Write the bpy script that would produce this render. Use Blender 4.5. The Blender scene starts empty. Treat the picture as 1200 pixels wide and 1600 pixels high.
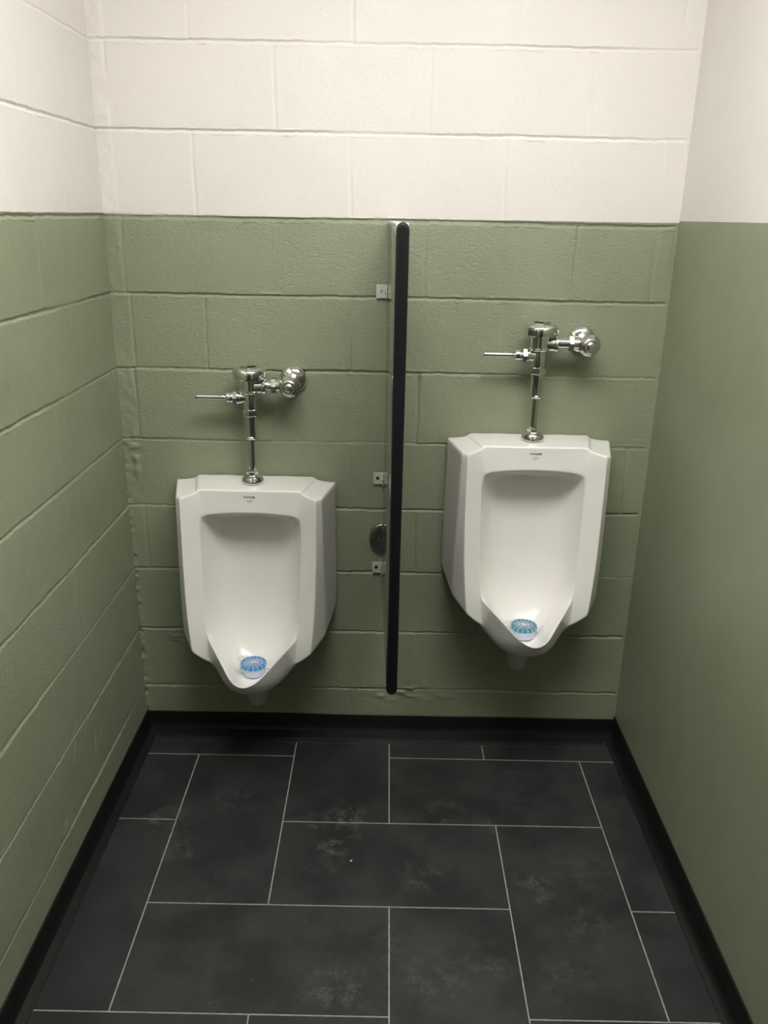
import bpy, bmesh, math, random
import numpy as np
from mathutils import Vector, Matrix, noise
PI = math.pi
S = bpy.context.scene
COL = S.collection

# ------------------------------------------------------------------ camera
f_px, pitch, yaw, roll = 1297.7, 0.3432, 0.0006, 0.0198
cam_d = bpy.data.cameras.new('camera'); cam = bpy.data.objects.new('camera', cam_d); COL.objects.link(cam)
cam_d.sensor_fit = 'VERTICAL'; cam_d.sensor_height = 24.0; cam_d.lens = f_px / 1600 * 24.0
fw = Vector((math.sin(yaw)*math.cos(pitch), math.cos(yaw)*math.cos(pitch), -math.sin(pitch)))
rt = Vector((math.cos(yaw), -math.sin(yaw), 0)); up = rt.cross(fw)
r2 = rt*math.cos(roll) + up*math.sin(roll); u2 = -rt*math.sin(roll) + up*math.cos(roll)
m = Matrix((r2, u2, -fw)).transposed().to_4x4(); m.translation = Vector((-0.0123, -2.3198, 1.5924))
cam.matrix_world = m; cam_d.clip_start = 0.02
S.camera = cam
S.view_settings.view_transform = 'Standard'; S.view_settings.look = 'None'
S.view_settings.gamma = 1; S.view_settings.use_curve_mapping = False
S.view_settings.exposure = 0.0
LIGHT_XY = (0.10, -1.30); LIGHT_SIZE = (1.15, 0.60); LIGHT_STRENGTH = 18.4
LIGHT_COLOR = (1.0, 0.972, 0.94)
w = bpy.data.worlds.new('world'); S.world = w; w.use_nodes = True
w.node_tree.nodes['Background'].inputs[0].default_value = (.8, .85, .9, 1)
w.node_tree.nodes['Background'].inputs[1].default_value = 0.05

# ------------------------------------------------------------------ helpers
def link(name, me, mats=(), parent=None):
    o = bpy.data.objects.new(name, me); COL.objects.link(o)
    for mt in (mats if isinstance(mats, (list, tuple)) else [mats]): me.materials.append(mt)
    if parent is not None: o.parent = parent
    return o
def obj(name, bm, mat, parent=None, smooth=True, angle=35):
    me = bpy.data.meshes.new(name)
    bmesh.ops.recalc_face_normals(bm, faces=bm.faces)
    if smooth:
        for fc in bm.faces: fc.smooth = True
        for e in bm.edges:
            if len(e.link_faces) == 2 and e.calc_face_angle(0) > math.radians(angle): e.smooth = False
    bm.to_mesh(me); bm.free()
    return link(name, me, mat, parent)
def tag(o, label=None, cat=None, group=None, kind=None):
    if label: o['label'] = label
    if cat: o['category'] = cat
    if group: o['group'] = group
    if kind: o['kind'] = kind
    return o
def empty(name, loc, label, cat, group=None, rz=0):
    o = bpy.data.objects.new(name, None); COL.objects.link(o)
    o.location = loc; o.rotation_euler.z = rz; o.empty_display_size = .05
    return tag(o, label, cat, group)
def add_box(bm, x0, x1, y0, y1, z0, z1, bev=0, seg=2):
    r = bmesh.ops.create_cube(bm, size=1)
    for v in r['verts']:
        v.co = Vector(((x0+x1)/2 + v.co.x*(x1-x0), (y0+y1)/2 + v.co.y*(y1-y0), (z0+z1)/2 + v.co.z*(z1-z0)))
    if bev:
        es = list({e for v in r['verts'] for e in v.link_edges})
        bmesh.ops.bevel(bm, geom=es, offset=bev, segments=seg, affect='EDGES', profile=.5)
AX = {'Z': Matrix.Identity(3), 'X': Matrix(((0,0,1),(0,1,0),(-1,0,0))), 'Y': Matrix(((1,0,0),(0,0,1),(0,-1,0)))}
def add_lathe(bm, prof, org, axis='Z', n=40, start=0.0, sign=1, cap=True):
    """prof: (radius, distance along the axis); axis Z up, X to +x, Y to +y (sign -1 flips)."""
    org = Vector(org)
    def P(r, h, a):
        c, s = math.cos(a)*r, math.sin(a)*r; h *= sign
        if axis == 'Z': return org + Vector((c, s, h))
        if axis == 'X': return org + Vector((h, c, s))
        return org + Vector((c, h, s))
    rings = []
    for r, h in prof:
        if r < 1e-6: rings.append([bm.verts.new(P(0, h, 0))])
        else: rings.append([bm.verts.new(P(r, h, start + 2*PI*i/n)) for i in range(n)])
    for a, b in zip(rings, rings[1:]):
        for i in range(n):
            j = (i+1) % n
            if len(a) == 1 and len(b) == 1: continue
            if len(a) == 1: bm.faces.new((a[0], b[i], b[j]))
            elif len(b) == 1: bm.faces.new((a[i], b[0], a[j]))
            else: bm.faces.new((a[i], b[i], b[j], a[j]))
    for rg in (rings[0], rings[-1]):
        if cap and len(rg) > 1: bm.faces.new(rg)
def lathe(name, prof, org, mat, parent, axis='Z', n=40, sign=1, start=0.0, angle=28):
    bm = bmesh.new(); add_lathe(bm, prof, org, axis, n, start, sign)
    return obj(name, bm, mat, parent, angle=angle)
def hexprof(r, h0, h1, c=.0012):
    return [(r-c, h0), (r, h0+c), (r, h1-c), (r-c, h1)]

# ------------------------------------------------------------------ materials
class NT:
    def __init__(s, name):
        s.m = bpy.data.materials.new(name); s.m.use_nodes = True; s.t = s.m.node_tree
        s.b = s.t.nodes['Principled BSDF']
    def n(s, typ, **kw):
        nd = s.t.nodes.new(typ)
        for k, v in kw.items():
            if k in nd.inputs: 
                try: nd.inputs[k].default_value = v
                except Exception: pass
            else: setattr(nd, k, v)
        return nd
    def l(s, a, b): s.t.links.new(a, b)
    def math(s, op, a, b=None, c=None, clamp=False):
        nd = s.t.nodes.new('ShaderNodeMath'); nd.operation = op; nd.use_clamp = clamp
        for i, x in enumerate((a, b, c)):
            if x is None: continue
            if isinstance(x, (int, float)): nd.inputs[i].default_value = x
            else: s.l(x, nd.inputs[i])
        return nd.outputs[0]
    def mix(s, fac, a, b, blend='MIX'):
        nd = s.t.nodes.new('ShaderNodeMix'); nd.data_type = 'RGBA'; nd.blend_type = blend
        for i, x in ((0, fac), (6, a), (7, b)):
            if isinstance(x, (int, float)): nd.inputs[i].default_value = x
            elif isinstance(x, tuple): nd.inputs[i].default_value = (*x[:3], 1)
            else: s.l(x, nd.inputs[i])
        return nd.outputs[2]
    def noise(s, vec, scale, detail=4, rough=.55):
        nd = s.t.nodes.new('ShaderNodeTexNoise'); nd.inputs['Scale'].default_value = scale
        nd.inputs['Detail'].default_value = detail; nd.inputs['Roughness'].default_value = rough
        s.l(vec, nd.inputs['Vector']); return nd.outputs[0]
    def ramp(s, x, lo, hi):
        nd = s.t.nodes.new('ShaderNodeMapRange'); nd.clamp = True; nd.interpolation_type = 'SMOOTHSTEP'
        s.l(x, nd.inputs[0]); nd.inputs[1].default_value = lo; nd.inputs[2].default_value = hi
        return nd.outputs[0]
    def bump(s, h, strength, dist):
        nd = s.t.nodes.new('ShaderNodeBump'); nd.inputs['Strength'].default_value = strength
        nd.inputs['Distance'].default_value = dist; s.l(h, nd.inputs['Height']); s.l(nd.outputs[0], s.b.inputs['Normal'])
    def pos(s): return s.t.nodes.new('ShaderNodeNewGeometry').outputs['Position']

def simple(name, col, rough=.5, metal=0.0, spec=.5, coat=0.0, mottling=.06, scale=40):
    t = NT(name); p = t.t.nodes.new('ShaderNodeTexCoord').outputs['Object']
    nz = t.noise(p, scale)
    c = t.mix(t.ramp(nz, .3, .7), tuple(x*(1-mottling) for x in col), tuple(min(1, x*(1+mottling)) for x in col))
    t.l(c, t.b.inputs['Base Color'])
    t.b.inputs['Roughness'].default_value = rough; t.b.inputs['Metallic'].default_value = metal
    t.b.inputs['Specular IOR Level'].default_value = spec; t.b.inputs['Coat Weight'].default_value = coat
    return t.m

WHITE = (.755, .728, .690); GREEN = (.272, .305, .205)
def wall_material(name, zline, tilt=0.0, peel=.35, wav=.004):
    t = NT(name); p = t.pos()
    sep = t.n('ShaderNodeSeparateXYZ'); t.l(p, sep.inputs[0])
    nw = t.noise(p, 9, 3); nf = t.noise(p, 60, 2)
    edge = t.math('ADD', t.math('MULTIPLY', t.math('SUBTRACT', nw, .5), wav), t.math('MULTIPLY', t.math('SUBTRACT', nf, .5), wav*.35))
    zz = t.math('SUBTRACT', t.math('ADD', sep.outputs['Z'], edge), zline)
    zz = t.math('SUBTRACT', zz, t.math('MULTIPLY', sep.outputs['X'], tilt))
    mask = t.ramp(zz, -.0006, .0006)
    m1 = t.noise(p, 3.2, 3); m2 = t.noise(p, 22, 4)
    g = t.mix(t.ramp(m1, .3, .7), tuple(c*.95 for c in GREEN), tuple(c*1.05 for c in GREEN))
    wcol = t.mix(t.ramp(m1, .3, .7), tuple(c*.975 for c in WHITE), tuple(c*1.015 for c in WHITE))
    base = t.mix(mask, g, wcol)
    base = t.mix(t.math('MULTIPLY', t.math('MULTIPLY', t.ramp(m2, .55, .8), .10), t.math('SUBTRACT', 1.0, t.math('MULTIPLY', mask, .9))), base, (.18, .19, .15))
    t.l(base, t.b.inputs['Base Color'])
    t.l(t.math('ADD', t.math('MULTIPLY', m2, .15), .36), t.b.inputs['Roughness'])
    t.b.inputs['Specular IOR Level'].default_value = .42
    st = t.n('ShaderNodeMapping'); t.l(p, st.inputs[0]); st.inputs['Scale'].default_value = (1, 1, 1.9)
    a = t.noise(st.outputs[0], 90, 3, .6); b = t.noise(p, 380, 2, .5)
    v = t.t.nodes.new('ShaderNodeTexVoronoi'); v.inputs['Scale'].default_value = 95; t.l(p, v.inputs['Vector'])
    vp = t.ramp(v.outputs['Distance'], .0, .22)
    vm = t.ramp(t.noise(p, 7, 2), .50, .62)
    vg = t.mix(vm, (1, 1, 1), vp)
    h = t.math('ADD', t.math('MULTIPLY', a, 1.0), t.math('MULTIPLY', b, .35))
    h = t.math('ADD', h, t.math('MULTIPLY', vg, .9))
    h = t.math('MULTIPLY', h, t.math('SUBTRACT', 1.0, t.math('MULTIPLY', mask, .6)))
    t.bump(h, peel, .003)
    return t.m
M_back = wall_material('painted_block_back', 1.5845, .004, .60)
M_left = wall_material('painted_block_left', 1.5852, 0, .32)
M_smooth = wall_material('painted_smooth_wall', 1.592, 0, .035, .0015)

def tile_material():
    t = NT('slate_tile'); p = t.pos()
    g = t.t.nodes.new('ShaderNodeNewGeometry')
    r = g.outputs['Random Per Island']
    n1 = t.noise(p, 4.5, 5, .62); n2 = t.noise(p, 26, 5, .65); n3 = t.noise(p, 140, 3, .6)
    c = t.mix(t.ramp(n1, .36, .64), (.0165, .0178, .0188), (.0385, .0392, .0392))
    c = t.mix(t.math('MULTIPLY', r, .35), c, (.019, .0212, .0250))
    c = t.mix(t.math('MULTIPLY', t.ramp(n2, .56, .78), .30), c, (.055, .051, .046))
    # dusty scuffs and shoe prints
    def blob(x, y, rad, amt, last):
        d = t.n('ShaderNodeVectorMath', operation='DISTANCE'); t.l(p, d.inputs[0]); d.inputs[1].default_value = (x, y, 0)
        k = t.math('SUBTRACT', 1.0, t.ramp(d.outputs['Value'], rad*.25, rad))
        k = t.math('MULTIPLY', k, amt*1.15)
        return k if last is None else t.math('MAXIMUM', last, k)
    last = None
    for b in SCUFFS: last = blob(*b, last)
    wv = t.t.nodes.new('ShaderNodeTexWave'); wv.inputs['Scale'].default_value = 62; wv.inputs['Distortion'].default_value = 22
    wv.inputs['Detail'].default_value = 3; t.l(p, wv.inputs['Vector'])
    sc = t.math('MULTIPLY', last, t.math('MULTIPLY', t.math('ADD', t.math('MULTIPLY', t.ramp(wv.outputs['Fac'], .3, .9), .45), t.math('MULTIPLY', t.ramp(n3, .42, .62), .55)), t.ramp(t.noise(p, 24, 5, .7), .455, .60)))
    c = t.mix(t.math('MULTIPLY', sc, .8), c, (.150, .147, .138))
    v = t.t.nodes.new('ShaderNodeTexVoronoi'); v.inputs['Scale'].default_value = 11; t.l(p, v.inputs['Vector'])
    spk = t.math('SUBTRACT', 1.0, t.ramp(v.outputs['Distance'], .012, .03))
    c = t.mix(t.math('MULTIPLY', spk, .35), c, (.3, .3, .28))
    t.l(c, t.b.inputs['Base Color'])
    t.l(t.math('ADD', t.math('MULTIPLY', n2, .22), .40), t.b.inputs['Roughness'])
    t.b.inputs['Specular IOR Level'].default_value = .45
    t.bump(t.math('ADD', n2, t.math('MULTIPLY', n3, .4)), .35, .0012)
    return t.m
SCUFFS = [(-.60, -.45, .09, .9), (-.53, -.56, .07, .6), (-.20, -.435, .07, .6), (-.10, -.43, .10, 1.0), (-.13, -.53, .06, .9),
          (-.16, -.62, .07, .35), (.17, -.38, .09, .5), (.30, -.44, .06, .5), (.39, -.66, .08, .7), (.10, -.62, .10, .5), (.53, -.60, .12, .35),
          (.12, -.93, .12, .5), (-.10, -.96, .10, .7), (.02, -.85, .08, .4), (.42, -.93, .10, .4), (-.42, -.36, .10, .45), (.66, -.33, .06, .5),
          (.50, -.78, .10, .45), (.24, -.88, .08, .5)]
M_tile = tile_material()
M_grout = simple('grout', (.33, .32, .30), .9, mottling=.2, scale=60)
M_rubber = simple('black_rubber_base', (.0085, .009, .009), .42, spec=.4, mottling=.15)
M_trim = simple('black_plastic_edging', (.0065, .007, .0085), .40, spec=.28)
M_porc = simple('white_vitreous_china', (.90, .885, .845), .24, spec=.5, coat=.12, mottling=.01, scale=12)
M_horn = simple('grey_rough_china', (.42, .42, .39), .4, spec=.4, mottling=.08)  # drain outlet: greyer, rougher china than the body
M_mark = simple('grey_glaze_print', (.14, .14, .13), .4)
M_markl = simple('faint_grey_glaze_print', (.42, .41, .38), .4)
M_ceil = simple('white_ceiling_tile', (.78, .77, .74), .9)
M_door = simple('dark_painted_door', (.03, .03, .032), .5)
M_blue = simple('blue_deodorant_plastic', (.035, .30, .62), .35, mottling=.1)
M_teal = simple('teal_blue_deodorant_plastic', (.05, .30, .44), .35, mottling=.1)
M_pale = simple('pale_blue_web_plastic', (.58, .74, .86), .3, mottling=.05)
M_lilac = simple('pale_lilac_deodorant_block', (.62, .67, .82), .45, mottling=.03)
M_slot = simple('dark_blue_gap', (.09, .14, .22), .6)
M_slotb = simple('mid_blue_gap', (.16, .30, .60), .5)
M_paper = simple('white_paper', (.75, .75, .73), .8)
def chrome(name, rough, col=(.80, .80, .79)):
    t = NT(name); p = t.t.nodes.new('ShaderNodeTexCoord').outputs['Object']
    n = t.noise(p, 70, 4)
    t.l(t.math('ADD', t.math('MULTIPLY', t.ramp(n, .4, .8), .06), rough), t.b.inputs['Roughness'])
    t.b.inputs['Base Color'].default_value = (*col, 1); t.b.inputs['Metallic'].default_value = 1
    return t.m
M_chrome = chrome('polished_chrome', .05)
M_satin = chrome('satin_chrome', .22, (.66, .66, .63))
M_steel = simple('zinc_plated_bracket', (.62, .62, .57), .45, metal=.15)
M_dark = simple('dark_screw_slot', (.03, .03, .03), .5)
def panel_mat():
    t = NT('satin_steel_panel'); p = t.t.nodes.new('ShaderNodeTexCoord').outputs['Object']
    mp = t.n('ShaderNodeMapping'); t.l(p, mp.inputs[0]); mp.inputs['Scale'].default_value = (1, 1, .05)
    n = t.noise(mp.outputs[0], 300, 2)
    t.l(t.mix(n, (.21, .215, .20), (.26, .26, .245)), t.b.inputs['Base Color'])
    t.b.inputs['Metallic'].default_value = .7; t.b.inputs['Roughness'].default_value = .11
    return t.m
M_panel = panel_mat()
def screen_mat():
    t = NT('clear_vinyl_screen'); t.b.inputs['Base Color'].default_value = (.9, .92, .93, 1)
    t.b.inputs['Roughness'].default_value = .2; t.b.inputs['Alpha'].default_value = .22
    n = t.noise(t.t.nodes.new('ShaderNodeTexCoord').outputs['Object'], 90, 2)
    t.bump(n, .3, .001)
    return t.m
M_vinyl = screen_mat()

# ------------------------------------------------------------------ room shell
XL, XR, YF, ZC = -.7657, .7512, -3.0, 2.62
B = .2032; Z0 = 1.9894            # mortar course lines at Z0 - k*B
rng = np.random.default_rng(7)
def vnoise(a, b, scale, seed):
    """smooth value noise on two arrays"""
    g = np.random.default_rng(seed).random((256, 256))
    x = a*scale + 37.3; y = b*scale + 91.7
    xi = np.floor(x).astype(int); yi = np.floor(y).astype(int); fx = x-xi; fy = y-yi
    fx = fx*fx*(3-2*fx); fy = fy*fy*(3-2*fy)
    G = lambda i, j: g[i % 256, j % 256]
    return (G(xi, yi)*(1-fx)+G(xi+1, yi)*fx)*(1-fy) + (G(xi, yi+1)*(1-fx)+G(xi+1, yi+1)*fx)*fy - .5
def block_height(s, z, joints, seed, depth=.0046, pits=0, pit_box=None, vert=1.0, bead=False):
    """s along the wall, z up; joints {row k: [s positions]} where row k lies below course line k"""
    h = np.zeros_like(s)
    wob = vnoise(s, z*.15, 3, seed)*.0030 + vnoise(s, z*.2, 28, seed+1)*.0022 + vnoise(s, z, 110, seed+11)*.0020
    wob = wob - .0062*np.exp(-((z-1.580)/.06)**2)
    zk = (Z0 - z + wob)/B
    k = np.round(zk); dz = (zk-k)*B
    vis = np.clip(.80 + vnoise(s, k*3.1, 4, seed+2)*1.5, .22, 1.25)
    wid = .0031*(1 + vnoise(s, k*1.7, 7, seed+9)*.7)
    wid = np.where(k == 2, wid*1.35, wid); vis = np.where(k == 2, np.maximum(vis, .9), vis)
    prof = 1/(1+(np.abs(dz)/wid)**5)
    lip = np.exp(-((dz-.0068)/.0020)**2)*.45 + np.exp(-((dz+.0066)/.0018)**2)*.35
    rough = np.clip(vnoise(s, z, 55, seed+3), 0, 1)*2.4
    h += depth*vis*(-prof + lip*rough)
    row = np.floor(zk).astype(int)
    wob2 = vnoise(s*.15, z, 9, seed+4)*.005 + vnoise(s*.2, z, 40, seed+5)*.0022
    for r, js in joints.items():
        mk = (row == r)
        for j, st in js:
            d = s + wob2 - j
            p = 1/(1+(np.abs(d)/.0036)**4)
            v = np.clip(.7 + vnoise(z, s*0+j*5+r, 12, seed+6)*1.6, .1, 1.2)
            ed = np.exp(-((d-.009)/.004)**2)*.28
            if bead: h += mk*st*.0016*np.exp(-(d/.0028)**2)*np.clip(vnoise(s*.3, z, 85, seed+14)*2.2, 0, 1)
            h += mk*depth*.50*vert*st*v*(-p + ed*np.clip(vnoise(s, z, 60, seed+8), 0, 1)*2.5)
    # each block sits a little proud or shy of its neighbours
    idx = np.zeros_like(row)
    for r, js in joints.items():
        xs = sorted(j for j, _ in js); mk = row == r
        idx[mk] = np.searchsorted(xs, s[mk])
    off = np.random.default_rng(seed+7).normal(0, .0007, (64, 32))
    h += off[np.clip(row+10, 0, 63), np.clip(idx, 0, 31)]
    h += vnoise(s, z, 11, seed+12)*.0011 + vnoise(s, z, 45, seed+13)*.0003
    if pits:
        R = np.random.default_rng(seed+20)
        ds = s[0, 1]-s[0, 0]; dzz = z[1, 0]-z[0, 0]
        for _ in range(pits):
            a = R.uniform(pit_box[0], pit_box[1]); b = R.uniform(pit_box[2], pit_box[3])
            if vnoise(np.array([a]), np.array([b]), 5, seed+21)[0] < -.16: continue
            rr = R.uniform(.0014, .0026); dp = R.uniform(.0003, .0015)*(1 if R.random() < .92 else -.6)
            i0 = int((a-s[0, 0])/ds); j0 = int((b-z[0, 0])/dzz); q = 5
            sl = (slice(max(0, j0-q), j0+q+1), slice(max(0, i0-q), i0+q+1))
            h[sl] -= dp*np.exp(-(((s[sl]-a)/rr)**2 + ((z[sl]-b)/(rr*.8))**2))
    return h
def grid_mesh(name, P, flip=False):
    n, mm, _ = P.shape
    me = bpy.data.meshes.new(name)
    idx = np.arange(n*mm).reshape(n, mm)
    q = np.stack([idx[:-1, :-1], idx[:-1, 1:], idx[1:, 1:], idx[1:, :-1]], -1).reshape(-1, 4)
    if flip: q = q[:, ::-1]
    me.vertices.add(n*mm); me.vertices.foreach_set('co', P.reshape(-1).astype(np.float32))
    me.loops.add(q.size); me.loops.foreach_set('vertex_index', q.reshape(-1).astype(np.int32))
    me.polygons.add(len(q)); me.polygons.foreach_set('loop_start', (np.arange(len(q))*4).astype(np.int32))
    me.polygons.foreach_set('loop_total', np.full(len(q), 4, np.int32))
    me.update(calc_edges=True); me.polygons.foreach_set('use_smooth', np.ones(len(q), bool)); me.update()
    return me
# back wall: measured vertical joints, (x, strength)
jb = {-1: [(-.519, .5), (-.11, .7), (.295, .6), (.70, .5)],
      0: [(-.729, .9), (-.307, .5), (.09, .05), (.492, .7)],
      1: [(-.523, .7), (-.115, .55), (.288, .6), (.697, .35)],
      2: [(-.722, .6), (-.322, .12), (.087, .35), (.488, .9), (.699, .5)],
      3: [(-.714, .9), (-.510, .8), (-.107, 1.0), (.302, .3), (.706, .9)],
      4: [(-.716, .8), (-.333, .35), (.079, 1.3), (.49, .1)],
      5: [(-.122, 1.0), (.302, .5), (.689, 1.0)],
      6: [(-.722, .6), (-.33, .5), (.086, .4), (.49, .5)],
      7: [(-.53, .5), (-.114, .9), (.29, .4), (.70, .1)],
      8: [(-.33, .2), (.094, .6), (.49, .2)],
      9: [(-.114, .1), (.29, .2)], -2: [(-.3, .5), (.49, .5)], -3: [(-.1, .5), (.3, .5)]}
xs = np.linspace(XL-.004, XR+.004, 760); zs = np.concatenate([np.linspace(0, 2.16, 1330), np.linspace(2.165, ZC, 60)])
X, Zg = np.meshgrid(xs, zs)
h = block_height(X, Zg, jb, 3, pits=4200, pit_box=(-.7, .74, 1.0, 1.58))
# smeared mortar band by the left corner, drips of filler low on the wall
band = 1/(1+np.exp((X+.728)/.0018)); zb = 1/(1+np.exp(-(Zg-.95)/.01))
h += band*zb*(.0012 + vnoise(X, Zg, 14, 77)*.003 + vnoise(X, Zg, 60, 78)*.0018)
mk = np.exp(-((X+.738)/.018)**2)*np.exp(-((Zg-.90)/.09)**4); h += mk*np.clip(vnoise(X, Zg, 55, 83), -.2, .5)*.011
cr = np.exp(-((X-XL)/.009)**2); h += cr*(vnoise(X*.3, Zg, 75, 79)*.010*np.clip(1.35-Zg, .2, 1))
mk = np.exp(-((X-.05)/.14)**2)*np.exp(-((Zg-.150)/.030)**2); h += mk*np.clip(vnoise(X*.5, Zg, 62, 80), -.05, .5)*.014
mk = np.exp(-((X+.66)/.05)**2)*np.exp(-((Zg-.335)/.030)**2); h += mk*np.clip(vnoise(X*.22, Zg, 140, 81), -.1, .5)*.010*np.clip(.6+vnoise(X, Zg*.5, 40, 82)*2, 0, 1)
gap = 1/(1+np.exp(-(X-(XR-.010))/.0015)); h = h*(1-gap)
me = grid_mesh('wall_back', np.stack([X, -h, Zg], -1))
tag(link('wall_back', me, M_back), kind='structure')
# left wall
ys = np.concatenate([np.linspace(YF, -1.31, 170), np.linspace(-1.305, .004, 460)]); zs2 = np.concatenate([np.linspace(0, 2.16, 1200), np.linspace(2.165, ZC, 50)])
Y, Zl = np.meshgrid(ys, zs2)
jl = {}
for k in range(-4, 11):
    off = -.253 if k % 2 else -.458
    jl[k] = [(off - .4064*i + .4064, (.85 if k > 3 else .5)) for i in range(8)]
hl = block_height(Y, Zl, jl, 31, depth=.0038, vert=.4, bead=True)
cr = np.exp(-((Y)/.010)**2); hl += cr*(vnoise(Y*.3, Zl, 75, 85)*.009*np.clip(1.5-Zl, .15, 1))
for (cy, cz, sy, sz, sd) in ((-.56, .33, .06, .07, 86), (-.66, .17, .07, .05, 87), (-.43, .26, .05, .04, 88)):
    mk = np.exp(-((Y-cy)/sy)**2)*np.exp(-((Zl-cz)/sz)**2); hl += mk*np.clip(vnoise(Y, Zl*.35, 70, sd), 0, 1)*.006
me = grid_mesh('wall_left', np.stack([XL + hl, Y, Zl], -1))
tag(link('wall_left', me, M_left), kind='structure')
bm = bmesh.new(); add_box(bm, XR, XR+.06, YF, .06, 0, ZC)
tag(obj('wall_right', bm, M_smooth, smooth=False), kind='structure')
# front wall with a dark door, behind the viewer
bm = bmesh.new()
add_box(bm, XL, -.42, YF-.08, YF, 0, ZC); add_box(bm, .48, XR, YF-.08, YF, 0, ZC); add_box(bm, -.42, .48, YF-.08, YF, 2.05, ZC)
tag(obj('wall_front', bm, M_smooth, smooth=False), kind='structure')
bm = bmesh.new(); add_box(bm, -.42, .48, YF-.06, YF-.015, 0, 2.05)
tag(obj('door_1', bm, M_door, smooth=False), kind='structure')
bm = bmesh.new(); add_box(bm, XL-.05, XR+.06, YF-.08, .06, ZC, ZC+.05)
tag(obj('ceiling', bm, M_ceil, smooth=False), kind='structure')

# floor: large slate tiles set in a basket pattern, grout between
G, XF, C0 = .2961, .0202, -.1392
tiles = [(-3,-1,-1,0),(-1,0,-1,1),(0,1,-1,0),(1,3,-1,0),(-3,-2,0,1),(-2,-1,0,2),(0,2,0,1),(2,3,0,2),(-3,-2,1,3),(-1,1,1,2),(1,2,1,3),
         (-2,0,2,3),(0,1,2,4),(2,3,2,3),(-3,-1,3,4),(-1,0,3,5),(1,3,3,4)]
tiles += [(-3,-1,4,5),(0,2,4,5),(2,3,4,5)]
for j in range(5, 10):
    e = -3 if j % 2 else -2
    if e == -2: tiles.append((-3,-2,j,j+1))
    i = e
    while i < 3: tiles.append((i, min(3, i+2), j, j+1)); i += 2
bm = bmesh.new()
YB = -.0665; gw = .0017
for i0, i1, j0, j1 in tiles:
    x0 = max(XF+i0*G, XL)+gw; x1 = min(XF+i1*G, XR)-gw; y1 = (C0-j0*G-gw) if j0 >= 0 else YB-gw*.5; y0 = max(C0-j1*G, YF)+gw
    add_box(bm, x0, x1, y0, y1, -.01, 0, .0008, 1)
nt = len(bm.faces)
add_box(bm, XL, XR, YB+gw*.2, 0, -.01, -.0002)        # strip of tile under the cove base
nt2 = len(bm.faces)
add_box(bm, XL-.05, XR+.06, YF-.08, .06, -.03, -.0012)
bm.faces.ensure_lookup_table()
for fc in bm.faces[nt2:]: fc.material_index = 1
tag(obj('floor', bm, [M_tile, M_grout], smooth=False), kind='structure')

# rubber cove base: vertical face with a toe curving out on to the floor
def cove(name, path, height, toe):
    prof = [(0.0, height), (.0015, height+.0004), (.0035, height-.001), (.0042, height-.006), (.0045, .030), (.0065, .018), (.012, .0085), (toe*.7, .0042), (toe-.002, .003), (toe, .0016), (toe, 0)]
    bm = bmesh.new(); rings = []
    for (px, py, nx, ny) in path:
        rings.append([bm.verts.new((px+nx*d, py+ny*d, z)) for d, z in prof])
    for a, b in zip(rings, rings[1:]):
        for i in range(len(prof)-1): bm.faces.new((a[i], b[i], b[i+1], a[i+1]))
    return tag(obj(name, bm, M_rubber), kind='structure')
HB = .0655
cove('baseboard_back', [(XL, -.001, 1, -1), (XR, -.001, -1, -1)], HB, .046)
cove('baseboard_left', [(XL+.001, YF, 1, 0), (XL+.001, -.001, 1, -1)], HB+.004, .034)
cove('baseboard_right', [(XR-.001, YF, -1, 0), (XR-.001, -.001, -1, -1)], HB+.012, .030)

# ------------------------------------------------------------------ ceiling light (out of frame, lights the room)
lt = empty('ceiling_light', (LIGHT_XY[0], LIGHT_XY[1], ZC), 'rectangular white fluorescent ceiling light above the urinals', 'ceiling light')
bm = bmesh.new(); sx, sy = LIGHT_SIZE[0]/2, LIGHT_SIZE[1]/2
for a in ((-sx-.02, -sx, -sy-.02, sy+.02), (sx, sx+.02, -sy-.02, sy+.02), (-sx, sx, -sy-.02, -sy), (-sx, sx, sy, sy+.02)): add_box(bm, *a, -.05, -.0005)
obj('housing', bm, M_ceil, lt, smooth=False)
t = NT('fluorescent_diffuser'); t.b.inputs['Emission Color'].default_value = (*LIGHT_COLOR, 1)
t.b.inputs['Emission Strength'].default_value = LIGHT_STRENGTH
bm = bmesh.new(); add_box(bm, -sx, sx, -sy, sy, -.046, -.040)
obj('diffuser', bm, t.m, lt, smooth=False)

# ------------------------------------------------------------------ urinal
# half section loops around the bowl opening, from top centre (index 0) round the right side to bottom centre
RIM = [(0,-.1440,-.0675),(.060,-.1430,-.0695),(.115,-.1415,-.0760),(.1365,-.1410,-.083),(.1425,-.1415,-.101),(.1415,-.1465,-.170),(.1400,-.1560,-.250),(.1365,-.1670,-.345),
       (.1335,-.1760,-.405),(.1285,-.1840,-.438),(.0965,-.2400,-.455),(.0610,-.2990,-.473),(.0350,-.3480,-.487),(0,-.3700,-.4940)]
MID = [(0,-.1405,-.038),(.065,-.1400,-.038),(.130,-.1380,-.040),(.138,-.1400,-.046),(.165,-.1570,-.066),(.1650,-.1610,-.160),(.1630,-.1700,-.250),(.1590,-.1815,-.350),
       (.1530,-.1920,-.440),(.1260,-.1850,-.488),(.103,-.2100,-.502),(.075,-.2640,-.521),(.043,-.3150,-.5270),(0,-.3370,-.5260)]
EDG = [(0,-.1400,-.0030),(.070,-.1390,-.0030),(.1425,-.1350,-.0030),(.1480,-.1405,-.0115),(.1860,-.1720,-.0170),(.1865,-.1760,-.150),(.1855,-.1840,-.250),(.1820,-.1940,-.360),
       (.1705,-.2070,-.4770),(.1220,-.1840,-.5280),(.105,-.1900,-.5480),(.081,-.2320,-.5640),(.046,-.2700,-.5680),(0,-.2880,-.5660)]
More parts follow.
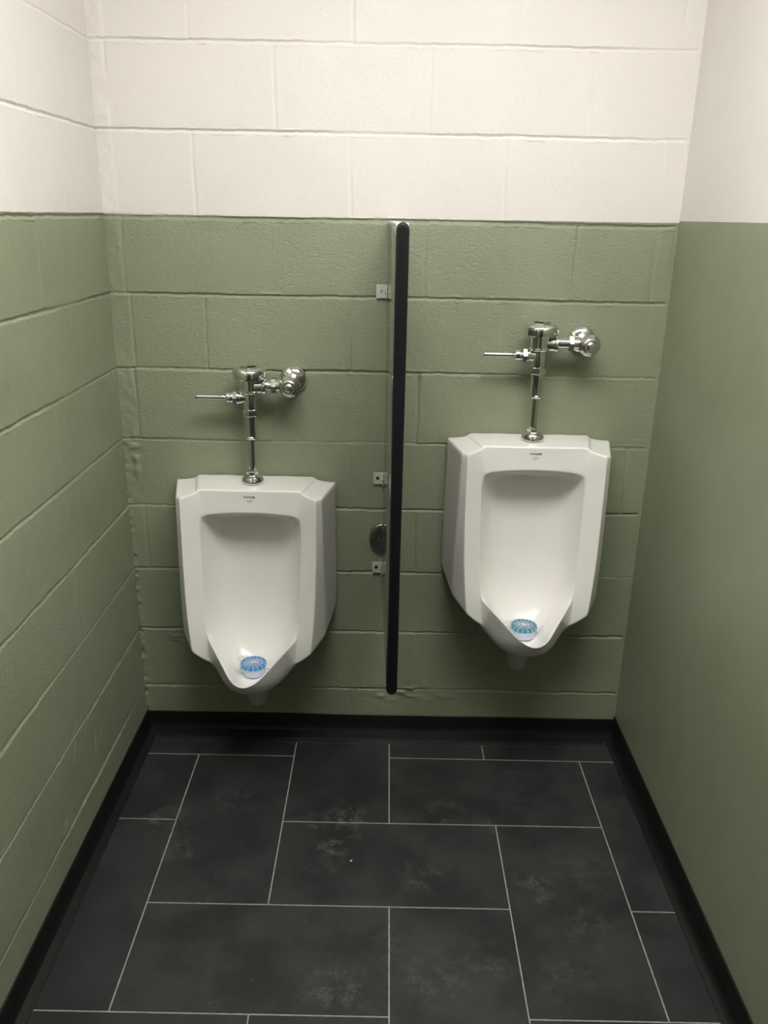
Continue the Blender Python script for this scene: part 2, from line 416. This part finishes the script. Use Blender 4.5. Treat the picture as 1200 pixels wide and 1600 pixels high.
BEV = [(0,-.0700,.0005),(.078,-.0700,.0005),(.1560,-.0700,.0005),(.1640,-.0700,-.0105),(.2020,-.1530,-.0180),(.2050,-.1500,-.150),(.2075,-.1440,-.250),(.2105,-.1370,-.350),
       (.2085,-.1350,-.4500),(.150,-.1050,-.5250),(.105,-.1300,-.5720),(.070,-.1600,-.6000),(.035,-.1750,-.6200),(0,-.1800,-.6260)]
WAL = [(0,0,0),(.085,0,0),(.1700,0,0),(.1810,0,-.0110),(.2345,0,-.0135),(.2340,0,-.150),(.2370,0,-.250),(.2370,0,-.340),
       (.2350,0,-.4050),(.170,0,-.5000),(.110,0,-.5700),(.070,0,-.6100),(.035,0,-.6300),(0,0,-.6350)]
CV1 = [(0,-.118,-.0755),(.056,-.118,-.076),(.105,-.116,-.080),(.124,-.116,-.089),(.134,-.118,-.108),(.1345,-.122,-.172),(.1330,-.130,-.250),(.1290,-.140,-.345),
       (.1250,-.152,-.412),(.1180,-.172,-.450),(.082,-.222,-.478),(.049,-.274,-.499),(.026,-.318,-.512),(0,-.336,-.5170)]
CV2 = [(0,-.066,-.084),(.046,-.066,-.085),(.088,-.066,-.090),(.106,-.068,-.098),(.114,-.070,-.118),(.1115,-.072,-.180),(.1110,-.076,-.255),(.1080,-.084,-.345),
       (.1040,-.100,-.425),(.0940,-.135,-.483),(.067,-.184,-.518),(.044,-.234,-.540),(.022,-.272,-.5480),(0,-.286,-.5490)]
CV3 = [(0,-.046,-.108),(.036,-.046,-.110),(.064,-.047,-.116),(.078,-.048,-.126),(.084,-.048,-.150),(.0780,-.048,-.210),(.0770,-.050,-.270),(.0740,-.056,-.350),
       (.0700,-.074,-.440),(.0600,-.108,-.505),(.048,-.150,-.5460),(.032,-.195,-.5590),(.016,-.230,-.5600),(0,-.242,-.5600)]
def urinal_body(parent):
    bm = bmesh.new(); loops = [CV3, CV2, CV1, RIM, MID, EDG, BEV, WAL]
    V = []
    for L in loops:
        right = [bm.verts.new(p) for p in L]
        left = [right[0]] + [bm.verts.new((-p[0], p[1], p[2])) for p in L[1:-1]] + [right[-1]]
        V.append((right, left))
    n = len(RIM)
    for a, b in zip(V, V[1:]):
        for s in (0, 1):
            for i in range(n-1):
                q = [a[s][i], a[s][i+1], b[s][i+1], b[s][i]]
                bm.faces.new(q if s == 0 else q[::-1])
    M = [V[0][0][0]] + [bm.verts.new((0, p[1]+.003, p[2])) for p in CV3[1:-1]] + [V[0][0][-1]]
    for s in (0, 1):
        for i in range(n-1):
            q = [V[0][s][i], V[0][s][i+1], M[i+1], M[i]]
            q = [v for k, v in enumerate(q) if v not in q[:k]]
            bm.faces.new(q if s == 0 else q[::-1])
    # back plate closes the body against the wall
    back = V[-1][0] + V[-1][1][-2:0:-1]
    bm.faces.new(back)
    bm.edges.ensure_lookup_table(); bm.normal_update()
    cl = bm.edges.layers.float.new('crease_edge')
    def cr(v1, v2, c):
        e = bm.edges.get((v1, v2))
        if e: e[cl] = max(e[cl], c)
    R_, MI, ED, BE, WA = 3, 4, 5, 6, 7
    for s in (0, 1):
        for i in range(n-1):
            cr(V[WA][s][i], V[WA][s][i+1], .62 if i < 5 else .9)
            cr(V[ED][s][i], V[ED][s][i+1], .70 if i < 8 else (.5 if i < 9 else .05))
            cr(V[R_][s][i], V[R_][s][i+1], .45 if i < 8 else .5)
            if 4 <= i < 8: cr(V[BE][s][i], V[BE][s][i+1], .85)
        for i, c in ((2, .30), (3, .40), (4, .58), (8, .65)):
            cr(V[ED][s][i], V[BE][s][i], c); cr(V[BE][s][i], V[WA][s][i], c)
        cr(V[MI][s][9], V[ED][s][9], .85); cr(V[R_][s][9], V[MI][s][9], .75)
    bmesh.ops.recalc_face_normals(bm, faces=bm.faces)
    me = bpy.data.meshes.new('urinal_body')
    for fc in bm.faces: fc.smooth = True
    bm.to_mesh(me); bm.free()
    o = link('bowl_body', me, M_porc, parent)
    sm = o.modifiers.new('subdivision', 'SUBSURF'); sm.levels = 3; sm.render_levels = 4
    return o
def text_mesh(body, size):
    c = bpy.data.curves.new('lettering', 'FONT'); c.body = body; c.size = size; c.align_x = 'CENTER'; c.align_y = 'CENTER'
    c.extrude = .0002; c.offset = size*.018
    o = bpy.data.objects.new('lettering', c); COL.objects.link(o)
    bpy.context.view_layer.update()
    dg = bpy.context.evaluated_depsgraph_get(); me = bpy.data.meshes.new_from_object(o.evaluated_get(dg))
    bpy.data.objects.remove(o); me.materials.clear(); return me
def make_urinal(loc, label):
    root = empty('urinal', loc, label, 'urinal', 'wall-hung urinals')
    urinal_body(root)
    me = text_mesh('KOHLER', .0088)
    o = link('maker_mark', me, M_mark, root); o.rotation_euler = (PI/2, 0, 0); o.location = (0, -.1408, -.0215); o.scale = (.98, .80, 1)
    o['label'] = 'small dark grey lettering printed on the glaze'
    bm = bmesh.new()
    for k, (wd, z) in enumerate(((.0165, -.0300), (.0135, -.0335), (.0085, -.0370))):
        x = -wd/2
        while x < wd/2-.001:
            add_box(bm, x, x+.0017, -.1414, -.1400, z-.0005, z+.0005); x += .0024
    obj('small_print', bm, M_markl, root, smooth=False)
    lathe('drain_outlet', [(.031, .06), (.030, 0), (.0285, -.022), (.024, -.036), (.015, -.044), (0, -.047)], (0, -.112, -.655), M_horn, root)
    return root
u1 = make_urinal((-.385, -.0022, .8715), 'white porcelain wall urinal mounted lower, left of the black-edged divider')
u2 = make_urinal((.398, -.0022, 1.0115), 'white porcelain wall urinal mounted higher, right of the divider near the smooth wall')

# ------------------------------------------------------------------ flush valve
def make_valve(loc, xs, dz, zo, zs_, xf, label):
    root = empty('flush_valve', loc, label, 'flush valve', 'chrome manual flush valves')
    y = -.070; A = lambda z: (0, y, z + (dz if z > .1 else 0)); U = lambda z: (0, y, dz)
    sp = lathe('spud_flange', [(.0315, .0012), (.0318, .004), (.0305, .010), (.026, .0175), (.019, .0215), (.0155, .023), (0, .023)], A(0), M_chrome, root)
    lathe('spud_nut', hexprof(.0165, .0225, .0325)+[(.0125, .034), (.0125, .038), (0, .038)], A(0), M_chrome, sp, n=6, angle=20)
    lathe('flush_tube', [(.0098, .036), (.0098, .133)], A(0), M_chrome, root)
    lathe('vacuum_breaker_sleeve', [(.0105, .120), (.0150, .1205), (.0168, .1235), (.0168, .1265), (.0158, .128), (.0160, .175), (.0175, .178), (.0175, .188), (0, .188)], U(0), M_chrome, root)
    lathe('coupling_nut', hexprof(.0218, .186, .2045, .0016)+[(0, .2045)], U(0), M_chrome, root, n=6, start=PI/6, angle=20)
    body = lathe('valve_body', [(.0172, .203), (.0182, .206), (.0185, .246), (.0270, .2500), (.0285, .2520), (.0285, .2550), (.0265, .2570), (.0262, .2880), (.0270, .292), (0, .292)], U(0), M_chrome, root)
    # outlet boss and handle boss of the body casting
    bm = bmesh.new(); add_lathe(bm, [(.0215, .010), (.0220, .022), (.0222, .036), (.0238, .038), (.0238, .0445), (.021, .046), (0, .046)], (0, y, zo-.002), 'X', 36); obj('outlet_boss', bm, M_chrome, body)
    bm = bmesh.new(); add_lathe(bm, [(.0150, .006), (.0165, .018), (.0175, .026), (.0195, .031), (.0195, .034), (0, .034)], (0, y, .236+dz), 'X', 36, sign=-1); obj('handle_boss', bm, M_chrome, body)
    cap = lathe('valve_cap', [(.0250, .2885), (.0430, .2890), (.0452, .2905), (.0460, .2940), (.0462, .3050), (.0450, .3115), (.0415, .3165), (.0360, .3195), (.0260, .3215), (0, .3215)], U(0), M_chrome, root, n=64)
    lathe('cap_nut', hexprof(.0245, .321, .3285, .0010)+[(.012, .3290), (0, .3290)], U(0), M_chrome, cap, n=6, start=PI/2, angle=20)
    hd = lathe('handle_socket', [(.0105, .0335), (.0140, .0455), (.0145, .047), (.0145, .0625), (.0135, .0645), (.0085, .0655), (0, .0655)], (0, y, .236+dz), M_chrome, root, axis='X', sign=-1)
    lathe('handle_nut', hexprof(.0195, .0340, .0455, .0012), (0, y, .236+dz), M_chrome, hd, axis='X', sign=-1, n=6, start=math.radians(58), angle=20)
    lathe('lever', [(.0050, .063), (.0058, .070), (.0070, .0725), (.0072, .076), (.0070, .140), (.0072, .1465), (.0060, .1490), (0, .1492)], (0, y, .236+dz), M_satin, hd, axis='X', sign=-1)
    # tail piece and control stop
    tp = lathe('tail_piece', [(.0135, .045), (.0145, .050), (.0145, xs-.040), (.0165, xs-.038), (.0165, xs-.018), (0, xs-.018)], (0, y, zo), M_chrome, root, axis='X')
    xn = xs-.052
    lathe('tail_nut', hexprof(.0225, xn, xn+.0145, .0014), (0, y, zo), M_chrome, tp, axis='X', n=6, start=math.radians(58), angle=20)
    st = lathe('control_stop', [(.0165, .004), (.0165, .030), (.0215, .036), (.0265, .046), (.0270, .086), (.0285, .090), (.0285, .098), (.0255, .1015), (0, .1015)], (xs, 0, zs_), M_satin, root, axis='Y', sign=-1, n=48)
    lathe('stop_cap', [(.0250, .100), (.0250, .106), (.0225, .109), (.0215, .109), (.0208, .1135), (.0170, .1165), (.0150, .1165), (.0142, .1145), (.0120, .1145), (.0110, .1185), (.0075, .1210), (0, .1215)], (xs, 0, zs_), M_satin, st, axis='Y', sign=-1, n=48)
    lathe('wall_flange', [(.0380, .0005), (.0384, .004), (.0368, .010), (.0320, .0155), (.0240, .0195), (.0172, .0215), (.0160, .0215)], (xf, 0, zs_+.004), M_chrome, root, axis='Y', sign=-1, n=56)
    return root
make_valve((-.385, -.002, .8722), .112, .006, .277, .279, .113, 'chrome flush valve with side lever above the lower left urinal')
make_valve((.398, -.002, 1.0122), .1265, -.003, .267, .265, .124, 'chrome flush valve with side lever above the higher right urinal')

# ------------------------------------------------------------------ deodorant screens lying in the bowls
def make_screen(loc, mrim, mplate, label, rz, tilt):
    root = empty('urinal_screen', loc, label, 'urinal screen', 'deodorant urinal screens')
    root.rotation_euler = (tilt, 0, rz)
    lathe('deodorant_block', [(.0300, .001), (.0335, .003), (.0345, .010), (.0350, .0275), (.030, .0285), (0, .0285)], (0, 0, 0), M_lilac, root, n=48)
    bm = bmesh.new()     # slotted rim: pale band with blue segments between
    add_lathe(bm, [(.0352, .0275), (.0372, .0278), (.0376, .0290), (.0376, .0345), (.0368, .0357), (.0340, .0360), (.0335, .0350), (.0335, .029), (.0352, .0275)], (0, 0, 0), 'Z', 64, cap=False)
    cage = obj('cage_lid', bm, mrim, root)
    bm = bmesh.new()
    for k in range(16):
        a = 2*PI*k/16
        mt = Matrix.Rotation(a, 4, 'Z')
        nv = len(bm.verts)
        add_box(bm, .003, .0376, -.0007, .0007, .0352, .0370, .0003, 1)
        add_box(bm, .0370, .0384, -.0009, .0009, .0283, .0366)
        bm.verts.ensure_lookup_table()
        for v in bm.verts[nv:]: v.co = mt @ v.co
    add_lathe(bm, [(0, .0350), (.0070, .0352), (.0065, .0380), (0, .0386)], (0, 0, 0), 'Z', 24)
    for r in (.0165, .0255): add_lathe(bm, [(r-.0006, .0350), (r-.0006, .0366), (r+.0006, .0366), (r+.0006, .0350)], (0, 0, 0), 'Z', 48, cap=False)
    obj('web', bm, M_pale, cage)
    lathe('lid_plate', [(0, .0300), (.0336, .0300), (.0336, .0315), (0, .0315)], (0, 0, 0), mplate, cage, n=48)
    # soft vinyl mat with ribbed ears resting on the bowl
    bm = bmesh.new(); N = 72; rows = []
    for j in range(5):
        ring = []
        for i in range(N):
            a = 2*PI*i/N; rr = .030 + (.034 + .004*math.cos(6*a) )*j/4
            ring.append(bm.verts.new((rr*math.cos(a)*1.05, rr*math.sin(a)*.72 + .004, .0025 + .85*max(0, rr-.030) + abs(math.sin(a*14))*.0008)))
        rows.append(ring)
    for a, b in zip(rows, rows[1:]):
        for i in range(N): bm.faces.new((a[i], a[(i+1) % N], b[(i+1) % N], b[i]))
    o = obj('vinyl_mat', bm, M_vinyl, root)
    sd = o.modifiers.new('thickness', 'SOLIDIFY'); sd.thickness = .0009; sd.offset = 1
    return root
make_screen((-.385, -.178, .3155), M_blue, M_slotb, 'round bright blue deodorant screen in the bowl of the lower left urinal', .12, .0)
make_screen((.3975, -.178, .4555), M_teal, M_slot, 'round teal-blue deodorant screen in the bowl of the higher right urinal', .55, .0)

# ------------------------------------------------------------------ privacy divider
DX, DY = .0032, -.605; ZT, ZBt = 1.577, .528
SK = 1.55/180*PI
div = empty('privacy_divider', (-.0015, -.004, 0), 'narrow steel privacy divider with black edging fixed to the wall between the urinals', 'divider', rz=SK)
TH = .0125
bm = bmesh.new(); add_box(bm, -TH, TH, DY+.012, -.001, ZBt+.004, ZT-.003, .002, 2)
obj('panel', bm, M_panel, div, angle=40)
# black edging with rounded ends, front edge
bm = bmesh.new(); N = 14; hw = .0129; pts = []
for i in range(N+1):
    a = PI*i/N; pts.append((hw*math.cos(a), ZT-.012 + .0155*math.sin(a)))
for i in range(N+1):
    a = PI + PI*i/N; pts.append((hw*math.cos(a), ZBt+.010 + .0130*math.sin(a)))
def ring(y, k): return [bm.verts.new((x*k if abs(x) < 1 else x, y, z)) for x, z in pts]
prof = [(DY+.020, 1.0), (DY-.003, 1.0), (DY-.008, .93), (DY-.0105, .78), (DY-.0115, .5)]
rings = []
zc = (ZT+ZBt)/2
for y, k in prof:
    ins = hw*(1-k)
    rings.append([bm.verts.new((x*k, y, z - math.copysign(ins*.8, z-zc))) for x, z in pts])
for a, b in zip(rings, rings[1:]):
    for i in range(len(pts)): bm.faces.new((a[i], a[(i+1) % len(pts)], b[(i+1) % len(pts)], b[i]))
bm.faces.new(rings[0]); bm.faces.new(rings[-1])
obj('edging', bm, M_trim, div, angle=50)['label'] = 'black rounded front edging'
# metal top strip
bm = bmesh.new(); add_box(bm, -TH-.0006, TH+.0006, DY+.022, -.001, ZT-.006, ZT+.0015, .0012, 2)
obj('top_strip', bm, M_steel, div, angle=40)
for k, zc_ in enumerate((1.3985, .8700, .5880)):
    for s in (-1, 1):
        bm = bmesh.new()
        x0 = s*(TH+.001)
        add_box(bm, min(x0, x0+s*.0285), max(x0, x0+s*.0285), -.0035, -.0010, zc_-.0180, zc_+.0180, .0005, 1)
        add_box(bm, min(x0-s*.0004, x0+s*.0022), max(x0-s*.0004, x0+s*.0022), -.0200, -.0010, zc_-.0180, zc_+.0180, .0005, 1)
        br = obj('bracket', bm, M_steel, div, smooth=False)
        sc = lathe('screw', [(.0050, .0030), (.0050, .0042), (.0038, .0058), (.0016, .0062), (.0012, .0050), (0, .0050)], (x0+s*.0165, 0, zc_+.001), M_dark if k else M_chrome, br, axis='Y', sign=-1, n=20)
        lathe('through_bolt', [(.0052, .0020), (.0052, .0032), (.0035, .0048), (0, .0052)], (x0, -.0125, zc_-.002), M_satin, br, axis='X', sign=s, n=20)

# half round chrome cover plate on the wall against the divider
bm = bmesh.new(); N = 28; cx, cz, R0 = -.0165, .6810, .0475
prof = [(1.0, -.0018), (1.0, -.0080), (.965, -.0105), (.90, -.0115), (.5, -.0118)]
rg = []
for k, y in prof:
    rg.append([bm.verts.new((cx - .80*R0*k*math.sin(PI*i/N), y, cz + R0*k*math.cos(PI*i/N))) for i in range(N+1)])
for a, b in zip(rg, rg[1:]):
    for i in range(N): bm.faces.new((a[i], a[i+1], b[i+1], b[i]))
    bm.faces.new((a[0], b[0], b[-1], a[-1]))
bm.faces.new(rg[-1]); bm.faces.new(rg[0])
o = obj('cover_plate', bm, chrome('dull_grey_metal', .25, (.34, .34, .34)), angle=40)
tag(o, 'half-round dark chrome cover plate on the green wall against the divider', 'cover plate')

# tiny scrap on the floor
bm = bmesh.new(); add_box(bm, -.003, .003, -.0022, .0022, 0, .0016, .0005, 1)
o = obj('paper_scrap', bm, M_paper); o.location = (-.079, -.582, .0004); o.rotation_euler.z = .4
tag(o, 'tiny white paper scrap on the dark floor tile', 'scrap')
